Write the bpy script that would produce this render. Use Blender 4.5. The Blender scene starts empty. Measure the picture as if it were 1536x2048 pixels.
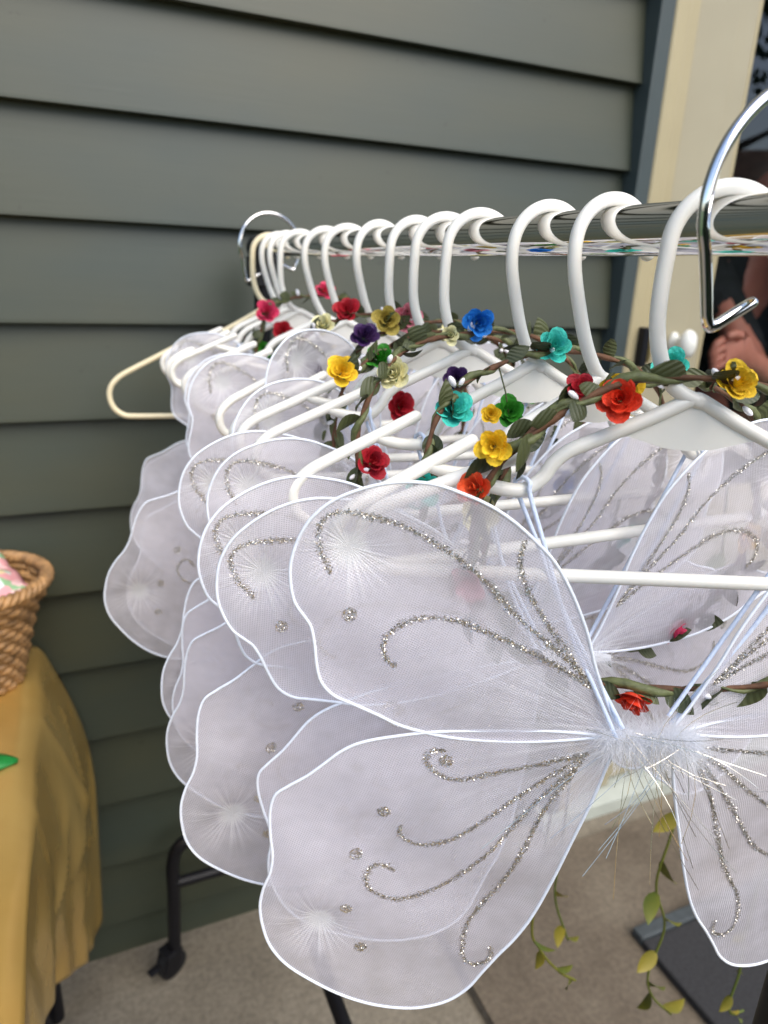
import bpy, bmesh, math, random
import numpy as np
from mathutils import Vector, Matrix, Euler

random.seed(7)
R = math.radians
scene = bpy.context.scene
COL = scene.collection

# ------------------------------------------------------------------ camera
CAM_Z = 1.35
cam = bpy.data.cameras.new('camera')
cam_o = bpy.data.objects.new('camera', cam)
COL.objects.link(cam_o)
yaw, pitch, roll = R(24.15), R(18.75), R(2.4)
fwd = Vector((math.sin(yaw) * math.cos(pitch), math.cos(yaw) * math.cos(pitch), -math.sin(pitch)))
rt0 = Vector((math.cos(yaw), -math.sin(yaw), 0))
up0 = rt0.cross(fwd)
rt = rt0 * math.cos(roll) + up0 * math.sin(roll)
up = up0 * math.cos(roll) - rt0 * math.sin(roll)
cam_o.matrix_world = Matrix(((rt.x, up.x, -fwd.x, 0), (rt.y, up.y, -fwd.y, 0), (rt.z, up.z, -fwd.z, CAM_Z), (0, 0, 0, 1)))
cam.sensor_fit = 'VERTICAL'
cam.sensor_height = 36.0
cam.lens = 1420 / 2048 * 36.0
cam.clip_start = 0.01
cam.clip_end = 500
cam.dof.use_dof = True
cam.dof.focus_distance = 0.41
cam.dof.aperture_fstop = 7.6
scene.camera = cam_o

# ------------------------------------------------------------------ sky, sun, exposure
world = bpy.data.worlds.new('World')
scene.world = world
world.use_nodes = True
wn = world.node_tree.nodes
bg = wn['Background']
sky = wn.new('ShaderNodeTexSky')
sky.sky_type = 'NISHITA'
sky.sun_disc = False
SUN_EL, SUN_AZ = R(50), R(165)          # azimuth measured clockwise from +Y
sky.sun_elevation = SUN_EL
sky.sun_rotation = SUN_AZ
sky.altitude = 200
sky.air_density = 1.0
sky.dust_density = 2.0
world.node_tree.links.new(sky.outputs[0], bg.inputs[0])
bg.inputs[1].default_value = 0.115
sun = bpy.data.lights.new('sun', 'SUN')
sun.energy = 1.5
sun.angle = R(60)
sun.color = (1.0, 0.93, 0.82)
sun_o = bpy.data.objects.new('sun', sun)
COL.objects.link(sun_o)
sdir = Vector((math.sin(SUN_AZ) * math.cos(SUN_EL), math.cos(SUN_AZ) * math.cos(SUN_EL), math.sin(SUN_EL)))
sun_o.rotation_euler = sdir.to_track_quat('Z', 'Y').to_euler()
vs = scene.view_settings
vs.view_transform = 'Standard'
vs.look = 'None'
vs.gamma = 1.0
vs.use_curve_mapping = False
vs.exposure = 1.27
cy = scene.cycles
cy.max_bounces = 10
cy.diffuse_bounces = 4
cy.glossy_bounces = 5
cy.transmission_bounces = 8
cy.transparent_max_bounces = 48
cy.sample_clamp_indirect = 6.0

# ------------------------------------------------------------------ materials
def lin(c):
    return tuple(((v / 255) / 12.92 if v / 255 < .04045 else ((v / 255 + .055) / 1.055) ** 2.4) for v in c)

def new_mat(name):
    m = bpy.data.materials.new(name)
    m.use_nodes = True
    nt = m.node_tree
    p = nt.nodes['Principled BSDF']
    return m, nt, p

def N(nt, typ, **kw):
    n = nt.nodes.new(typ)
    for k, v in kw.items():
        if k.startswith('i_'):
            key = k[2:]
            key = int(key) if key.isdigit() else key.replace('_', ' ')
            n.inputs[key].default_value = v
        else:
            setattr(n, k, v)
    return n

def ramp(nt, fac, stops):
    r = nt.nodes.new('ShaderNodeValToRGB')
    el = r.color_ramp.elements
    while len(el) < len(stops):
        el.new(0.5)
    for e, (p, c) in zip(el, stops):
        e.position = p
        e.color = (*c, 1) if len(c) == 3 else c
    nt.links.new(fac, r.inputs[0])
    return r

def math_node(nt, op, a, b=None, clamp=False):
    n = nt.nodes.new('ShaderNodeMath')
    n.operation = op
    n.use_clamp = clamp
    for i, v in enumerate((a, b)):
        if v is None:
            continue
        if isinstance(v, (int, float)):
            n.inputs[i].default_value = v
        else:
            nt.links.new(v, n.inputs[i])
    return n.outputs[0]

def plain(name, col, rough=.5, metal=0., var=.06, scale=40., bump=0., spec=.5, coat=0., sss=0., objvar=0.):
    """One-colour material with a little noise in colour and relief."""
    m, nt, p = new_mat(name)
    tc = N(nt, 'ShaderNodeTexCoord')
    nz = N(nt, 'ShaderNodeTexNoise', i_Scale=scale, i_Detail=5.0)
    nt.links.new(tc.outputs['Object'], nz.inputs['Vector'])
    lo = tuple(max(0, c * (1 - var)) for c in col)
    hi = tuple(min(1, c * (1 + var)) for c in col)
    rp = ramp(nt, nz.outputs['Fac'], [(.3, lo), (.7, hi)])
    out = rp.outputs[0]
    if objvar:
        oi = N(nt, 'ShaderNodeObjectInfo')
        hs = N(nt, 'ShaderNodeHueSaturation')
        v = math_node(nt, 'MULTIPLY_ADD', oi.outputs['Random'], objvar)
        nt.nodes[-1].inputs[2].default_value = 1 - objvar / 2
        nt.links.new(v, hs.inputs['Value'])
        nt.links.new(out, hs.inputs['Color'])
        out = hs.outputs[0]
    nt.links.new(out, p.inputs['Base Color'])
    p.inputs['Roughness'].default_value = rough
    p.inputs['Metallic'].default_value = metal
    p.inputs['Specular IOR Level'].default_value = spec
    p.inputs['Coat Weight'].default_value = coat
    if sss:
        p.inputs['Subsurface Weight'].default_value = sss
        p.inputs['Subsurface Radius'].default_value = (.004, .003, .002)
        p.inputs['Subsurface Scale'].default_value = 1.0
    if bump:
        b = N(nt, 'ShaderNodeBump', i_Strength=bump, i_Distance=.002)
        nt.links.new(nz.outputs['Fac'], b.inputs['Height'])
        nt.links.new(b.outputs[0], p.inputs['Normal'])
    return m

def siding_mat():
    m, nt, p = new_mat('painted_siding')
    tc = N(nt, 'ShaderNodeTexCoord')
    mp = N(nt, 'ShaderNodeMapping')
    mp.inputs['Scale'].default_value = (1.2, 1.2, 3.0)
    nt.links.new(tc.outputs['Object'], mp.inputs[0])
    big = N(nt, 'ShaderNodeTexNoise', i_Scale=1.6, i_Detail=3.0)
    nt.links.new(mp.outputs[0], big.inputs['Vector'])
    rp = ramp(nt, big.outputs['Fac'], [(.3, (.028, .040, .031)), (.7, (.049, .051, .027))])
    mp2 = N(nt, 'ShaderNodeMapping')
    mp2.inputs['Scale'].default_value = (6, 6, 160)
    nt.links.new(tc.outputs['Object'], mp2.inputs[0])
    gr = N(nt, 'ShaderNodeTexNoise', i_Scale=1.0, i_Detail=6.0)
    nt.links.new(mp2.outputs[0], gr.inputs['Vector'])
    mx = N(nt, 'ShaderNodeMixRGB', blend_type='MULTIPLY')
    g2 = ramp(nt, gr.outputs['Fac'], [(.3, (.97, .97, .97)), (.7, (1.03, 1.03, 1.03))])
    mx.inputs[0].default_value = 1
    nt.links.new(rp.outputs[0], mx.inputs[1])
    nt.links.new(g2.outputs[0], mx.inputs[2])
    sp = N(nt, 'ShaderNodeTexNoise', i_Scale=38.0, i_Detail=2.0)
    nt.links.new(tc.outputs['Object'], sp.inputs['Vector'])
    spr = ramp(nt, sp.outputs['Fac'], [(.73, (1, 1, 1)), (.78, (.72, .7, .66))])
    mx2 = N(nt, 'ShaderNodeMixRGB', blend_type='MULTIPLY')
    mx2.inputs[0].default_value = 1
    nt.links.new(mx.outputs[0], mx2.inputs[1])
    nt.links.new(spr.outputs[0], mx2.inputs[2])
    nt.links.new(mx2.outputs[0], p.inputs['Base Color'])
    p.inputs['Roughness'].default_value = .48
    b = N(nt, 'ShaderNodeBump', i_Strength=.07, i_Distance=.002)
    nt.links.new(gr.outputs['Fac'], b.inputs['Height'])
    nt.links.new(b.outputs[0], p.inputs['Normal'])
    return m

def concrete_mat(name, c1, c2, c3):
    m, nt, p = new_mat(name)
    tc = N(nt, 'ShaderNodeTexCoord')
    a = N(nt, 'ShaderNodeTexNoise', i_Scale=3.5, i_Detail=8.0, i_Roughness=.65)
    b = N(nt, 'ShaderNodeTexNoise', i_Scale=90.0, i_Detail=6.0, i_Roughness=.7)
    for n in (a, b):
        nt.links.new(tc.outputs['Object'], n.inputs['Vector'])
    ra = ramp(nt, a.outputs['Fac'], [(.32, c1), (.5, c2), (.68, c3)])
    rb = ramp(nt, b.outputs['Fac'], [(.3, (.55, .55, .55)), (.7, (1.3, 1.3, 1.3))])
    mx = N(nt, 'ShaderNodeMixRGB', blend_type='MULTIPLY')
    mx.inputs[0].default_value = .8
    nt.links.new(ra.outputs[0], mx.inputs[1])
    nt.links.new(rb.outputs[0], mx.inputs[2])
    nt.links.new(mx.outputs[0], p.inputs['Base Color'])
    p.inputs['Roughness'].default_value = .85
    bp = N(nt, 'ShaderNodeBump', i_Strength=.5, i_Distance=.003)
    nt.links.new(b.outputs['Fac'], bp.inputs['Height'])
    nt.links.new(bp.outputs[0], p.inputs['Normal'])
    return m

def mesh_fabric(name, pinch):
    """Sheer nylon net: fine weave with gaps, gathered round the wing root and at one stitched point."""
    m = bpy.data.materials.new(name)
    m.use_nodes = True
    nt = m.node_tree
    nt.nodes.remove(nt.nodes['Principled BSDF'])
    out = nt.nodes['Material Output']
    tc = N(nt, 'ShaderNodeTexCoord')
    sep = N(nt, 'ShaderNodeSeparateXYZ')
    # distorted coordinates for the weave
    nz = N(nt, 'ShaderNodeTexNoise', i_Scale=30.0, i_Detail=2.0)
    nt.links.new(tc.outputs['Object'], nz.inputs['Vector'])
    vm = N(nt, 'ShaderNodeVectorMath', operation='SCALE')
    nt.links.new(nz.outputs['Color'], vm.inputs[0])
    vm.inputs['Scale'].default_value = .0035
    va = N(nt, 'ShaderNodeVectorMath', operation='ADD')
    nt.links.new(tc.outputs['Object'], va.inputs[0])
    nt.links.new(vm.outputs[0], va.inputs[1])
    nt.links.new(va.outputs[0], sep.inputs[0])
    def wave(ax, az, period):
        s = math_node(nt, 'ADD', math_node(nt, 'MULTIPLY', sep.outputs[0], ax), math_node(nt, 'MULTIPLY', sep.outputs[2], az))
        s = math_node(nt, 'SINE', math_node(nt, 'MULTIPLY', s, 2 * math.pi / period))
        return math_node(nt, 'MULTIPLY_ADD', s, .5) 
    w1 = wave(.5, .87, .00125)
    w2 = wave(.94, -.34, .0014)
    weave = math_node(nt, 'MAXIMUM', w1, w2)                    # about -.5 .. .5
    # gathers
    s0 = N(nt, 'ShaderNodeSeparateXYZ')
    nt.links.new(tc.outputs['Object'], s0.inputs[0])
    def rad(px, pz, freq, seed, fall, pw):
        dx = math_node(nt, 'SUBTRACT', s0.outputs[0], px)
        dz = math_node(nt, 'SUBTRACT', s0.outputs[2], pz)
        ang = math_node(nt, 'ARCTAN2', dz, dx)
        r = math_node(nt, 'SQRT', math_node(nt, 'ADD', math_node(nt, 'MULTIPLY', dx, dx), math_node(nt, 'MULTIPLY', dz, dz)))
        cmb = N(nt, 'ShaderNodeCombineXYZ')
        nt.links.new(math_node(nt, 'MULTIPLY', ang, freq), cmb.inputs[0])
        nt.links.new(math_node(nt, 'MULTIPLY', r, 14.0), cmb.inputs[1])
        cmb.inputs[2].default_value = seed
        n = N(nt, 'ShaderNodeTexNoise', i_Scale=1.0, i_Detail=3.0)
        nt.links.new(cmb.outputs[0], n.inputs['Vector'])
        st = N(nt, 'ShaderNodeMapRange', clamp=True)
        st.inputs[1].default_value = .42
        st.inputs[2].default_value = .68
        nt.links.new(n.outputs['Fac'], st.inputs[0])
        f = math_node(nt, 'POWER', math_node(nt, 'MAXIMUM', math_node(nt, 'SUBTRACT', 1.0, math_node(nt, 'DIVIDE', r, fall)), 0.0), pw)
        return st.outputs[0], f
    a1, f1 = rad(.004, 0, 13, 1.3, .13, 1.5)
    a2, f2 = rad(pinch[0], pinch[1], 8, 4.1, .044, 2.0)
    g = math_node(nt, 'ADD', math_node(nt, 'MULTIPLY', f1, math_node(nt, 'ADD', math_node(nt, 'MULTIPLY', a1, .75), .22)),
                  math_node(nt, 'MULTIPLY', f2, math_node(nt, 'ADD', math_node(nt, 'MULTIPLY', a2, 1.1), .10)))
    a3, f3 = rad(pinch[0], pinch[1], 7, 2.2, .013, 1.3)
    g = math_node(nt, 'ADD', g, math_node(nt, 'MULTIPLY', f3, 1.5))
    oi = N(nt, 'ShaderNodeObjectInfo')
    mpb = N(nt, 'ShaderNodeMapping')
    mpb.inputs['Scale'].default_value = (1.0, 1.0, 2.6)
    mpb.inputs['Rotation'].default_value = (0, .6, 0)
    cmb = N(nt, 'ShaderNodeCombineXYZ')
    nt.links.new(oi.outputs['Random'], cmb.inputs[1])
    vadd_ = N(nt, 'ShaderNodeVectorMath', operation='ADD')
    nt.links.new(tc.outputs['Object'], vadd_.inputs[0])
    nt.links.new(cmb.outputs[0], vadd_.inputs[1])
    nt.links.new(vadd_.outputs[0], mpb.inputs[0])
    big = N(nt, 'ShaderNodeTexNoise', i_Scale=24.0, i_Detail=4.0, i_Distortion=.6)
    nt.links.new(mpb.outputs[0], big.inputs['Vector'])
    wmod = N(nt, 'ShaderNodeTexNoise', i_Scale=45.0, i_Detail=2.0)
    nt.links.new(tc.outputs['Object'], wmod.inputs['Vector'])
    al = math_node(nt, 'ADD', .48, math_node(nt, 'MULTIPLY', weave, math_node(nt, 'MULTIPLY', wmod.outputs['Fac'], .50)))
    al = math_node(nt, 'ADD', al, math_node(nt, 'MULTIPLY', math_node(nt, 'SUBTRACT', big.outputs['Fac'], .5), .22))
    al = math_node(nt, 'ADD', al, math_node(nt, 'MULTIPLY', g, .5), clamp=True)
    al = math_node(nt, 'MINIMUM', al, .97)
    bc = N(nt, 'ShaderNodeMixRGB')
    bc.inputs[1].default_value = (.885, .86, .93, 1)
    bc.inputs[2].default_value = (.97, .975, .99, 1)
    nt.links.new(math_node(nt, 'MINIMUM', g, 1.0), bc.inputs[0])
    bump = N(nt, 'ShaderNodeBump', i_Strength=.4, i_Distance=.001)
    nt.links.new(math_node(nt, 'ADD', weave, math_node(nt, 'MULTIPLY', g, 3.0)), bump.inputs['Height'])
    df = N(nt, 'ShaderNodeBsdfDiffuse')
    tl = N(nt, 'ShaderNodeBsdfTranslucent')
    gl = N(nt, 'ShaderNodeBsdfGlossy', i_Roughness=.42)
    for n in (df, tl):
        nt.links.new(bc.outputs[0], n.inputs[0])
        nt.links.new(bump.outputs[0], n.inputs['Normal'])
    nt.links.new(bump.outputs[0], gl.inputs['Normal'])
    m1 = N(nt, 'ShaderNodeMixShader', i_Fac=.46)
    nt.links.new(df.outputs[0], m1.inputs[1])
    nt.links.new(tl.outputs[0], m1.inputs[2])
    m2 = N(nt, 'ShaderNodeMixShader', i_Fac=.04)
    nt.links.new(m1.outputs[0], m2.inputs[1])
    nt.links.new(gl.outputs[0], m2.inputs[2])
    tr = N(nt, 'ShaderNodeBsdfTransparent')
    m3 = N(nt, 'ShaderNodeMixShader')
    nt.links.new(al, m3.inputs[0])
    nt.links.new(tr.outputs[0], m3.inputs[1])
    nt.links.new(m2.outputs[0], m3.inputs[2])
    nt.links.new(m3.outputs[0], out.inputs[0])
    return m

def glass_mat():
    m = bpy.data.materials.new('door_glass')
    m.use_nodes = True
    nt = m.node_tree
    nt.nodes.remove(nt.nodes['Principled BSDF'])
    fr = N(nt, 'ShaderNodeFresnel')
    ge = N(nt, 'ShaderNodeNewGeometry')
    # rays pass straight through this thin pane, so only the outer face reflects
    nt.links.new(math_node(nt, 'SUBTRACT', 1.65, math_node(nt, 'MULTIPLY', ge.outputs['Backfacing'], .649)), fr.inputs['IOR'])
    tr = N(nt, 'ShaderNodeBsdfTransparent')
    tr.inputs[0].default_value = (.82, .85, .84, 1)
    gl = N(nt, 'ShaderNodeBsdfGlossy', i_Roughness=.0)
    mx = N(nt, 'ShaderNodeMixShader')
    nt.links.new(fr.outputs[0], mx.inputs[0])
    nt.links.new(tr.outputs[0], mx.inputs[1])
    nt.links.new(gl.outputs[0], mx.inputs[2])
    nt.links.new(mx.outputs[0], nt.nodes['Material Output'].inputs[0])
    return m

def leaf_mat(name, c1, c2, vein=.22):
    m, nt, p = new_mat(name)
    tc = N(nt, 'ShaderNodeTexCoord')
    wv = N(nt, 'ShaderNodeTexWave', i_Scale=3.2, i_Distortion=1.5)
    wv.bands_direction = 'DIAGONAL'
    nt.links.new(tc.outputs['Object'], wv.inputs['Vector'])
    oi = N(nt, 'ShaderNodeObjectInfo')
    nz = N(nt, 'ShaderNodeTexNoise', i_Scale=2.0, i_Detail=4.0)
    nt.links.new(tc.outputs['Object'], nz.inputs['Vector'])
    f = math_node(nt, 'ADD', math_node(nt, 'MULTIPLY', oi.outputs['Random'], .6), math_node(nt, 'MULTIPLY', nz.outputs['Fac'], .4))
    rp = ramp(nt, f, [(.1, c1), (.9, c2)])
    mx = N(nt, 'ShaderNodeMixRGB', blend_type='MULTIPLY')
    mx.inputs[0].default_value = vein
    wr = ramp(nt, wv.outputs['Fac'], [(.0, (.75, .75, .75)), (.6, (1.08, 1.08, 1.08))])
    nt.links.new(rp.outputs[0], mx.inputs[1])
    nt.links.new(wr.outputs[0], mx.inputs[2])
    nt.links.new(mx.outputs[0], p.inputs['Base Color'])
    p.inputs['Roughness'].default_value = .55
    b = N(nt, 'ShaderNodeBump', i_Strength=.4 * min(1, vein * 2), i_Distance=.05)
    nt.links.new(wv.outputs['Fac'], b.inputs['Height'])
    nt.links.new(b.outputs[0], p.inputs['Normal'])
    return m

M = {}
M['siding'] = siding_mat()
M['slate'] = plain('slate_trim', (.040, .055, .055), .5, var=.08, scale=12, bump=.05)
M['cream'] = plain('cream_paint', (.37, .315, .185), .42, var=.05, scale=9, bump=.04)
M['cream2'] = plain('cream_frame', (.335, .30, .205), .4, var=.04, scale=8, bump=.03)
M['panel'] = plain('door_panel', (.32, .31, .24), .5, var=.05, scale=8)
M['black'] = plain('black_metal', (.006, .006, .008), .42, var=.2, scale=60, bump=.05, spec=.3)
M['rubber'] = plain('black_rubber', (.008, .008, .009), .7, var=.2, scale=60)
M['brass'] = plain('brass', (.72, .52, .2), .3, metal=1.0, var=.1)
M['knob'] = plain('white_knob', (.72, .72, .66), .25, var=.03)
M['chrome'] = plain('chrome', (.80, .79, .77), .045, metal=1.0, var=.05, scale=25)
M['wire'] = plain('chrome_wire', (.86, .84, .82), .08, metal=1.0, var=.04, scale=60, bump=.02)
M['white'] = plain('white_plastic', (.80, .785, .72), .34, var=.025, scale=30, bump=.02, sss=.08)
M['ivory'] = plain('ivory_plastic', (.76, .67, .45), .4, var=.04, scale=30, sss=.08)
M['rim'] = plain('rim_wire', (.80, .85, .93), .55, var=.05, scale=200, bump=.1)
M['strap'] = plain('elastic', (.66, .75, .92), .6, var=.05, scale=400, bump=.3)
M['fur'] = plain('white_fur', (.88, .88, .9), .8, var=.05, scale=300)
_nt = M['fur'].node_tree
_t = N(_nt, 'ShaderNodeBsdfTranslucent')
_t.inputs[0].default_value = (.95, .96, 1.0, 1)
_d = N(_nt, 'ShaderNodeBsdfDiffuse')
_d.inputs[0].default_value = (.95, .96, .98, 1)
_m = N(_nt, 'ShaderNodeMixShader', i_Fac=.5)
_nt.links.new(_d.outputs[0], _m.inputs[1])
_nt.links.new(_t.outputs[0], _m.inputs[2])
_nt.links.new(_m.outputs[0], _nt.nodes['Material Output'].inputs[0])
M['glitter'] = plain('silver_glitter', (.72, .69, .63), .30, metal=1.0, var=.25, scale=900)
M['tinsel'] = plain('tinsel', (.75, .70, .58), .18, metal=1.0, var=.2, scale=90)
M['bark'] = plain('brown_paper_cord', (.105, .046, .020), .75, var=.35, scale=160, bump=.5)
M['ribbon'] = plain('green_ribbon', (.10, .115, .040), .6, var=.35, scale=220, bump=.4)
M['leaf'] = leaf_mat('fabric_leaf', (.024, .034, .012), (.080, .092, .030))
M['vine'] = leaf_mat('garland_leaf', (.04, .09, .012), (.26, .20, .014), .0)
M['bud'] = plain('white_bud', (.85, .84, .86), .4, var=.03)
M['calyx'] = plain('green_calyx', (.16, .27, .10), .6, var=.15, scale=300)
PET = dict(red=(.74, .045, .012), orange=(.76, .09, .02), yellow=(.83, .55, .02), teal=(.045, .52, .42), crimson=(.42, .008, .02),
           pink=(.75, .26, .32), rose=(.60, .03, .10), blue=(.012, .20, .62), cream=(.80, .75, .42), green=(.035, .26, .015),
           purple=(.045, .012, .085), mustard=(.48, .37, .07))
for k, c in PET.items():
    M['petal_' + k] = plain('paper_petal_' + k, c, .62, var=.14, scale=7, bump=.45, objvar=.25)
M['patio'] = concrete_mat('concrete', (.14, .12, .088), (.19, .165, .124), (.235, .208, .16))
M['rug'] = concrete_mat('brown_rug', (.085, .066, .045), (.125, .10, .071), (.17, .142, .103))
M['mat'] = plain('charcoal_mat', (.022, .022, .024), .8, var=.35, scale=160, bump=.6)
M['matedge'] = plain('mat_edge', (.045, .055, .06), .6, var=.2, scale=60, bump=.2)
M['grass'] = plain('lawn_grass', (.06, .10, .03), .9, var=.5, scale=9, bump=.5)
M['dark'] = plain('dark_room', (.035, .033, .03), .9, var=.2, scale=3)
M['skin'] = plain('skin', (.66, .23, .17), .5, var=.10, scale=30, sss=.15)
M['cloth_dark'] = plain('dark_cloth', (.02, .02, .025), .9, var=.3, scale=40)
M['hair'] = plain('dark_hair', (.03, .02, .015), .6, var=.3, scale=90)
M['wicker'] = plain('wicker', (.33, .185, .075), .55, var=.5, scale=60, bump=.3)
M['roof'] = plain('brown_shingle', (.16, .085, .055), .85, var=.4, scale=3, bump=.4)
M['brick'] = plain('house_render', (.07, .06, .055), .85, var=.12, scale=3)
M['foliage'] = plain('tree_leaf', (.035, .065, .02), .6, var=.5, scale=2, objvar=.2)
M['trunk'] = plain('tree_bark', (.09, .065, .045), .9, var=.4, scale=8, bump=.8)
M['green_plastic'] = plain('green_felt', (.01, .20, .035), .45, var=.15, scale=30)
M['glass'] = glass_mat()

def gold_mat():
    m, nt, p = new_mat('gold_plastic_cloth')
    tc = N(nt, 'ShaderNodeTexCoord')
    nz = N(nt, 'ShaderNodeTexNoise', i_Scale=5.0, i_Detail=4.0)
    nt.links.new(tc.outputs['Object'], nz.inputs['Vector'])
    rp = ramp(nt, nz.outputs['Fac'], [(.3, (.56, .34, .085)), (.7, (.68, .46, .15))])
    nt.links.new(rp.outputs[0], p.inputs['Base Color'])
    p.inputs['Roughness'].default_value = .24
    p.inputs['Metallic'].default_value = .55
    vo = N(nt, 'ShaderNodeTexVoronoi', feature='SMOOTH_F1', i_Scale=7.0)
    vo.inputs['Smoothness'].default_value = .35
    nt.links.new(tc.outputs['Object'], vo.inputs['Vector'])
    ad = math_node(nt, 'ADD', math_node(nt, 'MULTIPLY', vo.outputs['Distance'], .8), nz.outputs['Fac'])
    b = N(nt, 'ShaderNodeBump', i_Strength=.4, i_Distance=.02)
    nt.links.new(ad, b.inputs['Height'])
    nt.links.new(b.outputs[0], p.inputs['Normal'])
    return m
M['gold'] = gold_mat()

def floral_mat():
    m, nt, p = new_mat('floral_print')
    tc = N(nt, 'ShaderNodeTexCoord')
    vo = N(nt, 'ShaderNodeTexVoronoi', i_Scale=62.0)
    nt.links.new(tc.outputs['Object'], vo.inputs['Vector'])
    sp = N(nt, 'ShaderNodeSeparateColor')
    nt.links.new(vo.outputs['Color'], sp.inputs[0])
    rp = ramp(nt, sp.outputs[0], [(0, (.70, .33, .34)), (.38, (.80, .52, .50)), (.52, (.25, .42, .22)), (.70, (.66, .72, .70)), (.86, (.78, .62, .36))])
    rp.color_ramp.interpolation = 'CONSTANT'
    nt.links.new(rp.outputs[0], p.inputs['Base Color'])
    p.inputs['Roughness'].default_value = .6
    return m
M['floral'] = floral_mat()
UP = (-0.1524, 0.1020)
LP = (-0.1651, -0.1449)
M['net_up'] = mesh_fabric('wing_net_upper', UP)
M['net_low'] = mesh_fabric('wing_net_lower', LP)

# ------------------------------------------------------------------ geometry helpers
class MB:
    """Collects vertices and faces of one mesh."""
    def __init__(s):
        s.v, s.f = [], []
    def add(s, v, f):
        o = len(s.v)
        s.v += [tuple(p) for p in v]
        s.f += [tuple(i + o for i in q) for q in f]
        return s
    def box(s, a, b):
        (x0, y0, z0), (x1, y1, z1) = a, b
        return s.add([(x0, y0, z0), (x1, y0, z0), (x1, y1, z0), (x0, y1, z0), (x0, y0, z1), (x1, y0, z1), (x1, y1, z1), (x0, y1, z1)],
                     [(0, 3, 2, 1), (4, 5, 6, 7), (0, 1, 5, 4), (1, 2, 6, 5), (2, 3, 7, 6), (3, 0, 4, 7)])
    def prism(s, prof, axis_a, axis_b, lo, hi, ax):
        """profile (a,b) points extruded along ax from lo to hi"""
        n = len(prof)
        vs_ = []
        for t in (lo, hi):
            for a, b in prof:
                p = [0, 0, 0]
                p[axis_a], p[axis_b], p[ax] = a, b, t
                vs_.append(p)
        return s.add(vs_, [tuple(range(n))[::-1], tuple(range(n, 2 * n))] + [(i, (i + 1) % n, n + (i + 1) % n, n + i) for i in range(n)])
    def tube(s, path, r, n=10, closed=False, cap=True, round_caps=False):
        P = [Vector(p) for p in path]
        m = len(P)
        rs = r if isinstance(r, (list, tuple)) else [r] * m
        T = []
        for i in range(m):
            if closed:
                t = P[(i + 1) % m] - P[i - 1]
            else:
                t = P[min(i + 1, m - 1)] - P[max(i - 1, 0)]
            T.append(t.normalized() if t.length > 1e-9 else Vector((0, 0, 1)))
        if round_caps and not closed:
            P2, T2, r2 = [], [], []
            for q in (1.0, .8, .45):
                P2.append(P[0] - T[0] * rs[0] * q); T2.append(T[0]); r2.append(rs[0] * math.sqrt(max(1 - q * q, .0004)))
            P2 += P; T2 += T; r2 += rs
            for q in (.45, .8, 1.0):
                P2.append(P[-1] + T[-1] * rs[-1] * q); T2.append(T[-1]); r2.append(rs[-1] * math.sqrt(max(1 - q * q, .0004)))
            P, T, rs = P2, T2, r2
            m = len(P)
        ref = Vector((0, 1, 0)) if abs(T[0].y) < .9 else Vector((1, 0, 0))
        u = (ref - T[0] * ref.dot(T[0])).normalized()
        vv, ff = [], []
        for i in range(m):
            u = (u - T[i] * u.dot(T[i])).normalized()
            w = T[i].cross(u)
            for k in range(n):
                a = 2 * math.pi * k / n
                vv.append(P[i] + (u * math.cos(a) + w * math.sin(a)) * rs[i])
        rng = m if closed else m - 1
        for i in range(rng):
            j = (i + 1) % m
            for k in range(n):
                l = (k + 1) % n
                ff.append((i * n + k, i * n + l, j * n + l, j * n + k))
        if cap and not closed:
            o = len(vv)
            vv += vv[:n] + vv[(m - 1) * n:m * n]
            ff.append(tuple(o + k for k in range(n))[::-1])
            ff.append(tuple(o + n + k for k in range(n)))
        return s.add(vv, ff)
    def mesh(s, name, mat, smooth=False):
        me = bpy.data.meshes.new(name)
        me.from_pydata(s.v, [], s.f)
        me.materials.append(mat)
        if smooth:
            me.polygons.foreach_set('use_smooth', [True] * len(me.polygons))
        me.update()
        return me

def link(name, me, parent=None, loc=(0, 0, 0), rot=(0, 0, 0), scale=(1, 1, 1)):
    o = bpy.data.objects.new(name, me)
    COL.objects.link(o)
    o.parent = parent
    o.location = loc
    o.rotation_euler = rot
    o.scale = scale
    return o

def build(mb, name, mat, parent=None, smooth=False, bevel=0., **kw):
    o = link(name, mb.mesh(name, mat, smooth), parent, **kw)
    if bevel:
        b = o.modifiers.new('bevel', 'BEVEL')
        b.width = bevel
        b.segments = 2
        b.limit_method = 'ANGLE'
    return o

def tag(o, label=None, cat=None, group=None, kind=None):
    for k, v in (('label', label), ('category', cat), ('group', group), ('kind', kind)):
        if v:
            o[k] = v
    return o

def thing(name, label, cat, loc=(0, 0, 0), group=None, rot=(0, 0, 0)):
    o = link(name, None, None, loc, rot)
    o.empty_display_size = .02
    return tag(o, label, cat, group)

def cr(P, n=6, closed=False):
    """Catmull-Rom resample of a list of 2-D or 3-D points."""
    P = np.array(P, float)
    Q = np.vstack([P[-1], P, P[0], P[1]]) if closed else np.vstack([2 * P[0] - P[1], P, 2 * P[-1] - P[-2]])
    out = []
    for i in range(1, len(Q) - 2):
        a, b, c, d = Q[i - 1:i + 3]
        for t in np.arange(n) / n:
            out.append(.5 * (2 * b + (-a + c) * t + (2 * a - 5 * b + 4 * c - d) * t * t + (-a + 3 * b - 3 * c + d) * t ** 3))
    if not closed:
        out.append(P[-1])
    return np.array(out)

def orient(d, upv=(0, 0, 1)):
    """Euler that turns local +Z to direction d."""
    return Vector(d).to_track_quat('Z', 'Y').to_euler()

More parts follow.
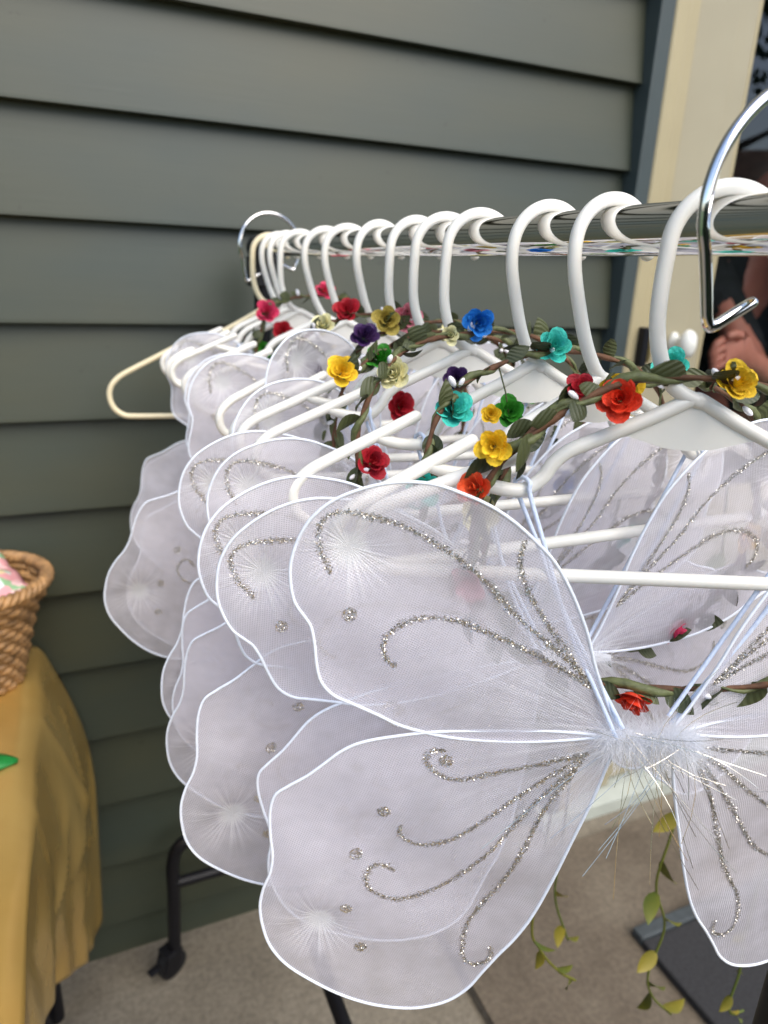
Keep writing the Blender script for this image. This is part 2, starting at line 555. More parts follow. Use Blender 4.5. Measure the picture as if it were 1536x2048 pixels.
# ------------------------------------------------------------------ ground
g = MB().add([(-60, -60, -.03), (60, -60, -.03), (60, 60, -.03), (-60, 60, -.03)], [(0, 1, 2, 3)])
tag(build(g, 'lawn', M['grass']), kind='structure')
patio = tag(link('patio', None), kind='structure')
build(MB().box((-3.2, -2.6, -.2), (4.6, 1.24, -.012)), 'slab_base', M['patio'], patio)
# poured slabs with a recessed joint between them
for i, (x0, x1) in enumerate(((-3.2, -1.352), (-1.34, .606), (.618, 2.6), (2.612, 4.6))):
    for y0, y1 in ((-2.6, -.58), (-.568, 1.24)):
        build(MB().box((x0, y0, -.1), (x1, y1, 0)), 'concrete_slab', M['patio'], patio, bevel=.004)

# ------------------------------------------------------------------ house wall with lapped boards
WY = 1.222
wall = thing('house_wall', 'house wall of lapped grey-green siding boards behind the rack', 'wall', (0, WY, 0))
MB0 = MB().box((-4, .0, .0), (1.05, .12, 5.2)).box((2.16, .0, .0), (4.6, .12, 5.2)).box((1.05, .0, 2.12), (2.16, .12, 5.2))
build(MB0, 'sheathing', M['slate'], wall)
butts = [1.697 + .1466 * k for k in range(23, -12, -1)]
def board(zb, x0, x1, top=None):
    top = top or zb + .1466 + .018
    n = 24
    mb = MB()
    prof = [(-.0295, zb), (-.010, zb), (-.001, zb + .014), (-.001, top), (-.006, top), (-.029, zb + .005)]
    mb.prism(prof, 1, 2, x0, x1, 0)
    return mb
for zb in butts:
    if zb > 2.2:
        build(board(zb, -4, 4.6), 'siding_board', M['siding'], wall)
        continue
    build(board(zb, -4, 1.022), 'siding_board', M['siding'], wall)
    build(board(zb, 2.19, 4.6), 'siding_board', M['siding'], wall)
build(board(-.03 + .0, -4, 1.022, .1), 'siding_board', M['siding'], wall)
build(board(-.03 + .0, 2.19, 4.6, .1), 'siding_board', M['siding'], wall)
# dark corner channel beside the door
ch = MB().box((1.0225, -.052, 0), (1.056, -.001, 2.2))
build(ch, 'corner_channel', M['slate'], wall, bevel=.003)
build(MB().box((2.156, -.052, 0), (2.189, -.001, 2.2)), 'corner_channel', M['slate'], wall, bevel=.003)

# ------------------------------------------------------------------ door
door = thing('entry_door', 'cream framed entry door with tall glass pane beside the siding', 'door', (1.06, WY, 0))
def dprism(name, prof, z0, z1, mat, parent=door, bevel=.002):
    return build(MB().prism(prof, 0, 1, z0, z1, 2), name, mat, parent, bevel=bevel)
# casing profile seen in plan: stepped brick-mould, then a recess
for sgn, off in ((1, 0.0), (-1, 1.094)):
    P = lambda x, y: (off + sgn * x, y)
    pr = [P(-.003, -.002), P(-.003, -.048), P(.002, -.052), P(.026, -.052), P(.030, -.044), P(.040, -.043), P(.046, -.036), P(.070, -.034), P(.074, -.002)]
    dprism('casing', pr if sgn == 1 else pr[::-1], .03, 2.12, M['cream'])
    pr = [P(.0745, .06), P(.0745, -.020), P(.080, -.024), P(.178, -.024), P(.181, .02), P(.181, .06)]
    dprism('jamb', pr if sgn == 1 else pr[::-1], .05, 2.10, M['cream2'])
build(MB().box((-.003, -.050, 2.122), (1.097, -.002, 2.19)), 'head_casing', M['cream'], door, bevel=.003)
leaf = build(MB().box((.184, -.012, .06), (.240, .03, 2.09)).box((.854, -.012, .06), (.910, .03, 2.09))
             .box((.2405, -.011, 1.98), (.8535, .029, 2.09)).box((.2405, -.011, .06), (.8535, .029, .16)), 'door_leaf', M['cream2'], door, bevel=.004)
build(MB().box((.2405, -.006, .16), (.8535, .022, .78)), 'lower_panel', M['panel'], leaf, bevel=.004)
build(MB().box((.2405, -.013, .78), (.8535, .030, .87)), 'middle_rail', M['cream2'], leaf, bevel=.004)
build(MB().box((.2405, .006, .8705), (.8535, .011, 1.9795)), 'glass_pane', M['glass'], leaf)
for x in (.2405, .8435):
    build(MB().box((x, -.010, .8705), (x + .010, .0055, 1.9795)), 'glazing_bead', M['cream'], leaf, bevel=.002)
lt = build(MB().box((.020, -.072, 1.182), (.036, -.0525, 1.262)), 'latch_plate', M['black'], door, bevel=.002)
build(MB().box((.0365, -.066, 1.190), (.050, -.0525, 1.240)), 'strike', M['brass'], lt, bevel=.002)
kb = MB()
prof = [(0.0, -.0245), (.016, -.0245), (.016, -.03), (.010, -.034), (.010, -.05), (.018, -.056), (.023, -.066), (.020, -.077), (.010, -.083), (0.0, -.084)]
nv = 20
vv = [(.145 + r * math.cos(2 * math.pi * k / nv) * .85, y, 1.228 + r * 1.35 * math.sin(2 * math.pi * k / nv)) for r, y in prof for k in range(nv)]
ff = [(i * nv + k, (i + 1) * nv + k, (i + 1) * nv + (k + 1) % nv, i * nv + (k + 1) % nv) for i in range(len(prof) - 1) for k in range(nv)]
build(kb.add(vv, ff), 'door_knob', M['knob'], door, smooth=True)
sill = build(MB().prism([(-.070, 0.0), (-.066, .036), (-.03, .046), (.06, .052), (.06, .0)], 1, 2, -.06, 1.15, 0), 'threshold', plain('pale_sill', (.36, .39, .35), .5, var=.08, scale=14), door, bevel=.002)

# dark room behind the glass
room = MB()
x0, x1, y0, y1, z0, z1 = 1.0, 4.5, WY + .14, 4.6, .002, 2.6
room.add([(x0, y0, z0), (x1, y0, z0), (x1, y1, z0), (x0, y1, z0), (x0, y0, z1), (x1, y0, z1), (x1, y1, z1), (x0, y1, z1)],
         [(0, 1, 2, 3), (7, 6, 5, 4), (1, 5, 6, 2), (2, 6, 7, 3), (3, 7, 4, 0)])
tag(build(room, 'interior_room', M['dark']), kind='structure')

# ------------------------------------------------------------------ things on the ground
rug = MB().box((.62, -.7, .0015), (2.05, 1.10, .011))
tag(build(rug, 'outdoor_rug', M['rug'], bevel=.003), 'flat brown textured rug lying in front of the door', 'rug')
mat_ = thing('doormat', 'charcoal rubber doormat lying on the brown rug', 'mat', (1.0, .20, .0125))
build(MB().box((0, 0, 0), (.75, .60, .018)), 'mat_body', M['mat'], mat_, bevel=.004)
build(MB().box((-.0, .6005, 0), (.75, .632, .022)), 'mat_border', M['matedge'], mat_, bevel=.004)

# ------------------------------------------------------------------ garment rack
XR, ZR, RR = .28, 1.3752, .01275
YF, YN = 1.112, .139
rack = thing('garment_rack', 'black rolling garment rack with a shiny chrome hanging rail', 'clothes rack', (XR, 0, 0))
build(MB().tube([(0, YN - .03, ZR), (0, .4, ZR), (0, .8, ZR), (0, YF + .02, ZR)], RR, 40), 'hanging_rail', M['chrome'], rack, smooth=True)
for ye, s in ((YF, 1), (YN, -1)):
    build(MB().tube([(0, ye, .30), (0, ye, ZR - .0135)], .0125, 20), 'upright', M['black'], rack, smooth=True)
    cl = MB().tube([(0, ye - .018, ZR), (0, ye + .018, ZR)], .019, 20).box((-.020, ye - .016, ZR - .055), (.020, ye + .016, ZR - .012))
    build(cl, 'rail_clamp', M['rubber'], rack, bevel=.002)
    # bent tube foot: caster stem, bend, top bar, bend, caster stem
    h, w = .322, .190
    pts = [(-w - .006, ye, .062), (-w, ye, .20), (-w + .002, ye, h - .05), (-w + .016, ye, h - .012), (-w + .055, ye, h), (0, ye, h + .004), (w - .055, ye, h), (w - .016, ye, h - .012), (w - .002, ye, h - .05), (w, ye, .20), (w + .006, ye, .062)]
    build(MB().tube(cr(pts, 6), .0125, 16), 'foot_frame', M['black'], rack, smooth=True)
    build(MB().tube([(-w + .002, ye, .226), (w - .002, ye, .226)], .011, 14), 'cross_bar', M['black'], rack, smooth=True)
    for sx in (-1, 1):
        cxx = sx * (w + .014)
        co = link('caster', None, rack, (cxx, ye, 0), (0, 0, R(-62 if sx < 0 else 25)))
        wh = build(MB().tube([(-.009, 0, .029), (.009, 0, .029)], .029, 28), 'wheel', M['rubber'], co, bevel=.004)
        build(MB().tube([(-.0115, 0, .029), (.0115, 0, .029)], .012, 16), 'hub', M['black'], co, bevel=.002)
        y2 = MB().prism([(-.026, .030), (-.018, .012), (.002, .012), (.016, .034), (.016, .062), (-.016, .062)], 1, 2, -.0165, -.0125, 0)
        y2.prism([(-.026, .030), (-.018, .012), (.002, .012), (.016, .034), (.016, .062), (-.016, .062)], 1, 2, .0125, .0165, 0)
        y2.box((-.0165, -.018, .0622), (.0165, .018, .069)).box((-.008, -.050, .040), (.008, -.0265, .047))
        build(y2, 'fork', M['black'], co, bevel=.002)
build(MB().tube([(0, YN + .013, .300), (0, YF - .013, .300)], .0115, 16), 'lower_rail', M['black'], rack, smooth=True)
# open chrome wire rings at both ends of the rail
def ring_path(y, yaw=0, rad=.049, s=1, dz=.006):
    pts = []
    for a in range(-40, 205, 9):
        t = R(a)
        pts.append((.010 + rad * math.cos(t) * s, rad * math.sin(t)))
    pts += [(-.0322, -.0300), (-.0298, -.0400), (-.0284, -.0455), (-.0266, -.0482), (-.0238, -.0478), (-.0165, -.0435), (-.0072, -.0380)]
    head = [(.012, -.010), (.026, -.022)]
    pts = head + pts
    return [(x * math.cos(yaw), y + x * math.sin(yaw) , ZR + dz + z) for i, (x, z) in enumerate(pts)]
build(MB().tube(cr(ring_path(.229, R(-8)), 3), .0026, 12, round_caps=True), 'end_ring', M['wire'], rack, smooth=True)
build(MB().tube(cr(ring_path(1.098, R(6), .047, 1, .001), 3), .0026, 12, round_caps=True), 'end_ring', M['wire'], rack, smooth=True)

# ------------------------------------------------------------------ hangers
TR = .0038
def hanger_meshes(hw=.162, drop=1.0, hook='A', mat='white', thick=1.0):
    k = hw / .162
    def S(p): return (p[0] * k, 0, -.079 + (p[1] + .079) * drop)
    tr = TR * thick
    left = [(-.084, -.1107), (-.100, -.1177), (-.120, -.1265), (-.140, -.1353), (-.152, -.1412), (-.1605, -.149), (-.163, -.158), (-.1595, -.168), (-.150, -.1742), (-.138, -.1752)]
    fl = [S(p) for p in left]
    path = [Vector(p) for p in cr(fl, 4)] + [Vector((x * k, 0, fl[-1][2])) for x in (-.1, -.05, 0, .05, .1)] + [Vector((-p[0], 0, p[2])) for p in cr(fl, 4)[::-1]]
    frame = MB().tube(path, tr, 14, round_caps=True).mesh('frame', M[mat], True)
    nl = [(-.110, -.1222), (-.102, -.1255), (-.092, -.1280), (-.0795, -.1285), (-.0705, -.1215), (-.066, -.1140), (-.0585, -.1070), (-.045, -.1005), (-.022, -.0895), (-.004, -.0800)]
    p1 = [S(p) for p in nl]
    path = list(map(tuple, cr(p1 + [(0, 0, -.079)] + [(-p[0], 0, p[2]) for p in p1[::-1]], 5)))
    sh = MB().tube(path, tr * .98, 14).mesh('shoulder_bar', M[mat], True)
    if hook == 'A':
        hp = [(0.002, -.080), (-.006, -.077), (-.014, -.071), (-.0205, -.060), (-.0245, -.045), (-.0255, -.028), (-.0252, -.0125)]
    else:
        hp = [(0.004, -.081), (-.003, -.076), (-.009, -.067), (-.0145, -.055), (-.020, -.038), (-.0242, -.022), (-.0252, -.0115)]
    cz, rr_ = -.0085, .0250
    for a in range(175, -10, -12):
        hp.append((rr_ * math.cos(R(a)), cz + rr_ * math.sin(R(a))))
    hk = MB().tube([(p[0], 0, p[1]) for p in cr(hp, 3)], tr, 16, round_caps=True).mesh('hook', M[mat], True)
    # gusset plate under the peak
    prof = [(-.040, -.0985), (-.030, -.0985), (-.021, -.1010), (-.012, -.1035), (0, -.1045), (.012, -.1035), (.021, -.1010), (.030, -.0985), (.040, -.0985), (0, -.080)]
    gp = MB().prism(prof, 0, 2, -.0011, .0011, 1).mesh('gusset_plate', M[mat])
    return dict(frame=frame, shoulder_bar=sh, hook=hk, gusset_plate=gp)
HM = {'A': hanger_meshes(hook='A'), 'B': hanger_meshes(hook='B'), 'Y': hanger_meshes(.232, 1.70, 'A', 'ivory', 1.02)}
# y along rail, yaw (deg), hook kind, tilt of the hanger towards the camera (deg)
HANG = [(.257, -24, 'A', 0), (.333, 0, 'B', -4), (.392, -2, 'B', 0), (.475, -8, 'A', 0), (.527, -8, 'A', 0), (.580, 4, 'A', 0), (.660, 9, 'B', 0),
        (.745, -5, 'B', 0), (.815, -5, 'B', 0), (.915, -6, 'A', 0), (.970, 3, 'B', 0), (1.010, -4, 'B', 0), (1.062, -9, 'Y', 0)]
ORD = ['frontmost', 'second', 'third', 'fourth', 'fifth', 'sixth', 'seventh', 'eighth', 'ninth', 'tenth', 'eleventh', 'twelfth']
for i, (y, a, kind, sw) in enumerate(HANG):
    if kind == 'Y':
        lab = 'yellowed ivory wide plastic hanger, last on the rail beside the siding'
    else:
        lab = ('frontmost white plastic hanger nearest the camera on the chrome rail' if i == 0 else
               '%s white plastic hanger from the near end of the chrome rail' % ORD[i])
    t = thing('clothes_hanger', lab, 'hanger', (XR, y, ZR), 'hangers on the chrome rail', (R(sw), 0, R(a)))
    for nm, me in HM[kind].items():
        link(nm, me, t)

def hanger_pt(i, lx, lz, dy=0.0):
    y, a, k, s = HANG[i]
    c, sn = math.cos(R(a)), math.sin(R(a))
    dy, lz = dy * math.cos(R(s)) - lz * math.sin(R(s)), dy * math.sin(R(s)) + lz * math.cos(R(s))
    return Vector((XR + lx * c - dy * sn, y + lx * sn + dy * c, ZR + lz))

# ------------------------------------------------------------------ fairy wings
UL = [(0.0014,0.0001),(-0.0057,0.0144),(-0.0166,0.0392),(-0.0239,0.0601),(-0.0341,0.0817),(-0.0454,0.0996),(-0.0570,0.1114),(-0.0694,0.1217),(-0.0815,0.1292),(-0.0944,0.1346),(-0.1084,0.1390),(-0.1221,0.1402),(-0.1357,0.1386),(-0.1492,0.1344),(-0.1615,0.1281),(-0.1715,0.1186),(-0.1778,0.1075),(-0.1816,0.0949),(-0.1819,0.0836),(-0.1798,0.0722),(-0.1745,0.0637),(-0.1711,0.0579),(-0.1691,0.0475),(-0.1679,0.0353),(-0.1653,0.0245),(-0.1583,0.0162),(-0.1472,0.0110),(-0.1331,0.0045),(-0.1188,-0.0023),(-0.0932,-0.0081),(-0.0649,-0.0094),(-0.0369,-0.0081),(-0.0092,-0.0041)]
LL = [(-0.0014,-0.0001),(-0.0301,0.0045),(-0.0664,0.0035),(-0.0998,0.0012),(-0.1249,-0.0033),(-0.1416,-0.0078),(-0.1528,-0.0140),(-0.1626,-0.0230),(-0.1725,-0.0321),(-0.1841,-0.0404),(-0.1914,-0.0471),(-0.1944,-0.0598),(-0.1943,-0.0764),(-0.1932,-0.0914),(-0.1949,-0.1049),(-0.1990,-0.1169),(-0.2014,-0.1310),(-0.2001,-0.1472),(-0.1955,-0.1637),(-0.1861,-0.1782),(-0.1715,-0.1905),(-0.1519,-0.2028),(-0.1320,-0.2107),(-0.1122,-0.2137),(-0.0958,-0.2123),(-0.0798,-0.2056),(-0.0676,-0.1937),(-0.0600,-0.1803),(-0.0509,-0.1646),(-0.0412,-0.1493),(-0.0323,-0.1303),(-0.0232,-0.1020),(-0.0149,-0.0711),(-0.0070,-0.0416),(-0.0027,-0.0204)]
US = [[(-0.0166,0.0275),(-0.0295,0.0411),(-0.0446,0.0543),(-0.0606,0.0671),(-0.0739,0.0811),(-0.0855,0.0923),(-0.0980,0.1019),(-0.1114,0.1101),(-0.1233,0.1163),(-0.1373,0.1206),(-0.1500,0.1231),(-0.1603,0.1221),(-0.1660,0.1175),(-0.1677,0.1101),(-0.1658,0.1002),(-0.1609,0.0889)],
 [(-0.0180,0.0288),(-0.0315,0.0466),(-0.0430,0.0612),(-0.0530,0.0755),(-0.0603,0.0882),(-0.0640,0.1009),(-0.0623,0.1122)],
 [(-0.0165,0.0267),(-0.0315,0.0367),(-0.0460,0.0445),(-0.0602,0.0515),(-0.0754,0.0576),(-0.0917,0.0637),(-0.1063,0.0661),(-0.1195,0.0638),(-0.1288,0.0573),(-0.1322,0.0503),(-0.1306,0.0420),(-0.1249,0.0367)]]
LS = [[(-0.0132,-0.0097),(-0.0333,-0.0148),(-0.0535,-0.0208),(-0.0725,-0.0267),(-0.0863,-0.0300),(-0.0978,-0.0263),(-0.1045,-0.0190),(-0.1029,-0.0115),(-0.0940,-0.0103)],
 [(-0.0144,-0.0106),(-0.0296,-0.0221),(-0.0475,-0.0383),(-0.0631,-0.0530),(-0.0806,-0.0682),(-0.0959,-0.0780),(-0.1089,-0.0787),(-0.1173,-0.0718),(-0.1170,-0.0637)],
 [(-0.0166,-0.0148),(-0.0373,-0.0413),(-0.0521,-0.0632),(-0.0674,-0.0876),(-0.0836,-0.1073),(-0.1008,-0.1178),(-0.1187,-0.1207),(-0.1325,-0.1137),(-0.1365,-0.1062),(-0.1345,-0.0985),(-0.1280,-0.0954),(-0.1189,-0.1006)],
 [(-0.0188,-0.0199),(-0.0325,-0.0463),(-0.0411,-0.0716),(-0.0502,-0.0980),(-0.0641,-0.1257),(-0.0720,-0.1400),(-0.0739,-0.1564),(-0.0714,-0.1677),(-0.0634,-0.1704),(-0.0560,-0.1658),(-0.0561,-0.1565)]]
UD = [(-0.1506, 0.0671)]
LD = [(-0.0935, -0.0173), (-0.1275, -0.0539), (-0.1430, -0.0874), (-0.1479, -0.1281), (-0.1382, -0.1629)]

def bulge(x, z, pinch):
    """Small out-of-plane waviness of the net, sunk at its stitched point."""
    r2 = (x - pinch[0]) ** 2 + (z - pinch[1]) ** 2
    return .0022 * math.sin(31 * x + 1.0) * math.cos(27 * z) + .0016 * math.sin(70 * z + 40 * x) * min(1, abs(x) * 12) + .006 * math.exp(-r2 / (2 * .010 ** 2))

def lobe_meshes(contour, pinch, net, strokes, dots, seed):
    rnd = random.Random(seed)
    C = cr(contour, 4, closed=True)
    # gentle stretch irregularity along the wire
    c0 = np.array([np.mean(C[:, 0]) * 1.02, np.mean(C[:, 1])])
    n = len(C)
    mb = MB()
    rings = 12
    vv = [(c0[0], bulge(c0[0], c0[1], pinch), c0[1])]
    for k in range(1, rings + 1):
        t = k / rings
        for p in C:
            q = c0 + (p - c0) * t
            b = bulge(q[0], q[1], pinch) * (1 - t ** 6)
            vv.append((q[0], b, q[1]))
    ff = [(0, 1 + (i + 1) % n, 1 + i) for i in range(n)]
    for k in range(rings - 1):
        a, b = 1 + k * n, 1 + (k + 1) * n
        ff += [(a + i, a + (i + 1) % n, b + (i + 1) % n, b + i) for i in range(n)]
    net_me = mb.add(vv, ff).mesh('net', M[net], True)
    rim = MB().tube([(p[0], 0, p[1]) for p in C], .00095, 8, closed=True).mesh('wire_rim', M['rim'], True)
    def flakes(pts, width, dens, name):
        m2 = MB()
        P = cr(pts, 10) if len(pts) > 1 else None
        if P is not None:
            seg = np.sqrt(((P[1:] - P[:-1]) ** 2).sum(1))
            cum = np.concatenate([[0], np.cumsum(seg)])
            L = cum[-1]
            cnt = int(L * 1000 * dens)
            for _ in range(cnt):
                s = rnd.random() * L
                i = min(np.searchsorted(cum, s) - 1, len(seg) - 1) if s > 0 else 0
                f = (s - cum[i]) / max(seg[i], 1e-9)
                c = P[i] * (1 - f) + P[i + 1] * f
                d = (P[i + 1] - P[i]) / max(seg[i], 1e-9)
                wv = width * (.75 + .35 * math.sin(s * 150 + seed) * rnd.random())
                off = max(-1.5, min(1.5, rnd.gauss(0, .5))) * wv
                put(m2, c[0] - d[1] * off, c[1] + d[0] * off)
        else:
            for _ in range(dens):
                a, r = rnd.random() * 6.283, width * math.sqrt(rnd.random())
                put(m2, pts[0][0] + r * math.cos(a), pts[0][1] + r * math.sin(a))
        return m2.mesh(name, M['glitter'])
    def put(m2, x, z):
        b = bulge(x, z, pinch) - .0007
        s = rnd.uniform(.00018, .00040)
        e = Euler((R(90) + rnd.gauss(0, .5), rnd.random() * 6.28, rnd.gauss(0, .5)))
        mt = e.to_matrix()
        q = [mt @ Vector(c) * s + Vector((x, b, z)) for c in ((-1, -.8, 0), (1, -.8, 0), (1, .8, 0), (-1, .8, 0))]
        m2.add(q, [(0, 1, 2, 3)])
    st = [flakes(s, .0023, 12.0, 'glitter_swirl') for s in strokes]
    dt = [flakes([d], .0040, 190, 'glitter_dot') for d in dots]
    return net_me, rim, st, dt

UPM = lobe_meshes(UL, UP, 'net_up', US, UD, 3)
LOM = lobe_meshes(LL, LP, 'net_low', LS, LD, 5)

def fur_mesh(nh, seed, L=(.010, .021)):
    rnd = random.Random(seed)
    m = MB()
    for _ in range(nh):
        t = rnd.uniform(-1, 1)
        base = Vector((t * .024, rnd.gauss(0, .002), .0015 * math.sin(5 * t) + rnd.gauss(0, .003)))
        d = Vector((rnd.gauss(0, .45) + t * .5, rnd.gauss(-.25, .5), rnd.gauss(0, .7))).normalized()
        ln = rnd.uniform(*L)
        w = rnd.uniform(.00005, .00011)
        side = d.cross(Vector((rnd.random() - .5, 1, rnd.random() - .5))).normalized()
        bend = Vector((rnd.gauss(0, .5), rnd.gauss(0, .4), rnd.gauss(-.25, .5)))
        pp = [base + d * ln * q + bend * ln * q * q * .6 for q in (0, .35, .7, 1)]
        m.add([pp[0] - side * w, pp[0] + side * w, pp[1] + side * w, pp[1] - side * w, pp[2] + side * w * .7, pp[2] - side * w * .7, pp[3]], [(0, 1, 2, 3), (3, 2, 4, 5), (5, 4, 6)])
    # tight core so the middle is not see-through
    return m.tube([(-.026, .002, 0), (-.013, .001, .0015), (0, .002, -.0005), (.013, .001, .001), (.026, .002, 0)], [.002, .004, .0035, .004, .002], 10)

def tinsel_mesh(ns, seed):
    rnd = random.Random(seed)
    out = []
    for _ in range(ns):
        m = MB()
        b = Vector((rnd.uniform(-.016, .022), -.004, rnd.uniform(-.004, .006)))
        d = Vector((rnd.gauss(.1, .6), rnd.uniform(-.7, -.05), rnd.gauss(-.55, .6))).normalized()
        ln = rnd.uniform(.018, .062)
        sag = Vector((rnd.gauss(0, .45), 0, rnd.gauss(-.25, .5)))
        pts = [b + d * ln * t + sag * ln * t * t for t in (0, .2, .4, .6, .8, 1)]
        m.tube(pts, .00016, 4)
        out.append(m)
    return out
FUR_BIG = fur_mesh(6500, 11, (.006, .017)).mesh('fur_trim', M['fur'], True)
FUR_SMALL = fur_mesh(600, 12).mesh('fur_trim', M['fur'], True)

def make_wing(hi, y, x0, z0, s, left, right, label, fancy=False):
    """left/right = (yaw upper, yaw lower, in-plane upper, in-plane lower) in degrees."""
    t = thing('fairy_wings', label, 'fairy wings', (x0, y, CAM_Z + z0), 'white net fairy wings hung on the rail')
    for sx, (yu, yl, au, al) in ((-1, left), (1, right)):
        for (net, rim, st, dt), a, yw, zz, nm in ((UPM, au, yu, .003, 'upper_wing'), (LOM, al, yl, -.003, 'lower_wing')):
            loc = (sx * .018 * s * math.cos(R(yw)), sx * .018 * s * math.sin(R(yw)), zz * s)
            o = link(nm, net, t, loc, (0, R(-a), R(yw)), (s if sx < 0 else -s, s, s))
            link('wire_rim', rim, o)
            for q in st:
                link('glitter_swirl', q, o)
            for q in dt:
                link('glitter_dot', q, o)
    link('fur_trim', FUR_BIG if fancy else FUR_SMALL, t, (0, -.002, 0), (0, 0, R(left[0])))
    if fancy:
        for q in tinsel_mesh(38, 21):
            build(q, 'tinsel_strand', M['tinsel'], t, rot=(0, 0, R(left[0])))
    # elastic straps up to the hanger's notches
    org = Vector((x0, y, CAM_Z + z0))
    for sx in (-1, 1):
        nt_ = hanger_pt(hi, sx * .0795, -.1285) - org
        rs = Vector((sx * .019, .003, .002))
        rs2 = Vector((sx * .016, .003, .008))
        a, b, c = nt_ + Vector((0, -.0062, -.001)), nt_ + Vector((0, 0, .0064)), nt_ + Vector((0, .0062, -.001))
        mid1 = rs.lerp(a, .5) + Vector((sx * .003, .001, -.004))
        mid2 = rs2.lerp(c, .5) + Vector((sx * .001, .002, -.004))
        pts = [rs, rs.lerp(mid1, .5), mid1, mid1.lerp(a, .6), a, a.lerp(b, .5) + Vector((0, -.002, .002)), b, b.lerp(c, .5) + Vector((0, .002, .002)), c, c.lerp(mid2, .5), mid2, rs2]
        build(MB().tube(cr([tuple(p) for p in pts], 4), .00125, 8), 'elastic_strap', M['strap'], t, smooth=True)
    return t

WL = {0: 'frontmost pair of white net fairy wings with fluffy centre and silver swirls'}
for k in range(1, 12):
    WL[k] = '%s pair of white net fairy wings from the near end of the rail' % ORD[k]
make_wing(0, .2386, .2694, -.2343, .97, (-24, -24, 0, 0), (-7.5, -7, -5.15, 2.5), WL[0], True)
rest = [  # hanger, y, x0, z0, scale, left yaw, up angle, low angle, right (yaw up, yaw low, angle up, angle low)
    (1, .302, .262, -.219, .951, -18.8, 16.6, 10.8, (-1, 6, 3, 20)),
    (2, .375, .264, -.237, .968, -7.9, 9.5, -6.0, (0, 2, 6, 19)),
    (3, .450, .270, -.257, .973, -13.4, -.8, -9.3, (-6, -4, 8, 20)),
    (4, .500, .272, -.239, .976, -12.4, 10.1, -4.0, (-2, 0, 4, 20)),
    (5, .562, .287, -.248, .972, 2.4, -12.2, -13.8, (2, 4, 8, 18)),
    (6, .652, .299, -.227, .952, 16.6, -22.0, 0.0, (8, 8, 12, 16)),
    (7, .727, .271, -.264, .996, -3.1, -18.8, -22.3, (0, 0, 12, 18)),
    (8, .797, .280, -.269, .992, -2.9, -17.6, -12.3, (0, 0, 12, 16)),
    (9, .908, .279, -.245, .971, -21.2, -11.2, -11.6, (-6, -6, 6, 6)),
    (10, .963, .291, -.259, .983, -17.5, -15.1, -10.5, (-4, -4, 6, 6)),
]
for k, (hi, y, x0, z0, s, yw, au, al, rg) in enumerate(rest):
    make_wing(hi, y, x0, z0, s, (yw, yw, au, al), rg, WL[k + 1])

# ------------------------------------------------------------------ flower crowns
def leaf_mesh(name, mat, wide=.27, curl=.12):
    m = MB()
    nu = 7
    vv = []
    for i in range(nu + 1):
        t = i / nu
        w = wide * math.sin(math.pi * t ** .8) ** .85 * (1 if i not in (0, nu) else .05)
        z = curl * math.sin(t * 2.6)
        for s in (-1, 0, 1):
            vv.append((t, s * w, z + abs(s) * w * .35))
    ff = []
    for i in range(nu):
        for j in range(2):
            a = i * 3 + j
            ff.append((a, a + 3, a + 4, a + 1))
    return m.add(vv, ff).mesh(name, mat, True)
LEAF = leaf_mesh('leaf', M['leaf'])
LEAF2 = leaf_mesh('leaf', M['leaf'], .33, -.10)

def bud_mesh():
    m = MB()
    pr = [(.02, 0), (.10, .06), (.19, .25), (.24, .5), (.22, .75), (.12, .95), (.01, 1.02)]
    n = 10
    vv = [(r * math.cos(6.2832 * k / n), r * math.sin(6.2832 * k / n), z) for r, z in pr for k in range(n)]
    ff = [(i * n + k, i * n + (k + 1) % n, (i + 1) * n + (k + 1) % n, (i + 1) * n + k) for i in range(len(pr) - 1) for k in range(n)]
    return m.add(vv, ff).mesh('bud', M['bud'], True)
BUD = bud_mesh()

def petal_verts(r0, r1, h, half, flare, wav):
    """One cupped petal wrapping the flower's axis over +-half radians, its edge rolled out by flare."""
    vv, ff, nu, nv_ = [], [], 6, 6
    for i in range(nu + 1):
        t = i / nu
        for j in range(nv_ + 1):
            q = j / nv_ * 2 - 1
            tt = t * (1 - .16 * q * q - .10 * abs(q) ** 5)
            r = r0 + (r1 - r0) * math.sin(min(tt, 1) * 1.5708) ** .8 + flare * max(0, tt - .62) ** 1.6 + wav * math.sin(3 * q + 1) * t
            a = half * q * (.35 + .65 * math.sin(min(1, tt * 1.15 + .12) * 1.5708))
            z = h * tt ** 1.15 - .10 * flare * max(0, tt - .75)
            vv.append((r * math.cos(a), r * math.sin(a), z))
    for i in range(nu):
        for j in range(nv_):
            a = i * (nv_ + 1) + j
            ff.append((a, a + 1, a + nv_ + 2, a + nv_ + 1))
    return vv, ff
def petal_mesh(mat, *a):
    v, f = petal_verts(*a)
    return MB().add(v, f).mesh('petal', mat, True)
PM = {c: (petal_mesh(M['petal_' + c], .10, .68, .54, .84, .95, .06), petal_mesh(M['petal_' + c], .08, .48, .68, 1.0, .6, .05),
          petal_mesh(M['petal_' + c], .05, .30, .74, 1.15, .35, .03), petal_mesh(M['petal_' + c], .02, .11, .66, 1.9, .1, .01)) for c in PET}
CAL = MB().add([(0, 0, -.14)] + [((.30 if k % 2 else .50) * math.cos(k * math.pi / 5), (.30 if k % 2 else .50) * math.sin(k * math.pi / 5), .0 if k % 2 else .10) for k in range(10)],
               [(0, 1 + (k + 1) % 10, 1 + k) for k in range(10)]).mesh('calyx', M['calyx'])

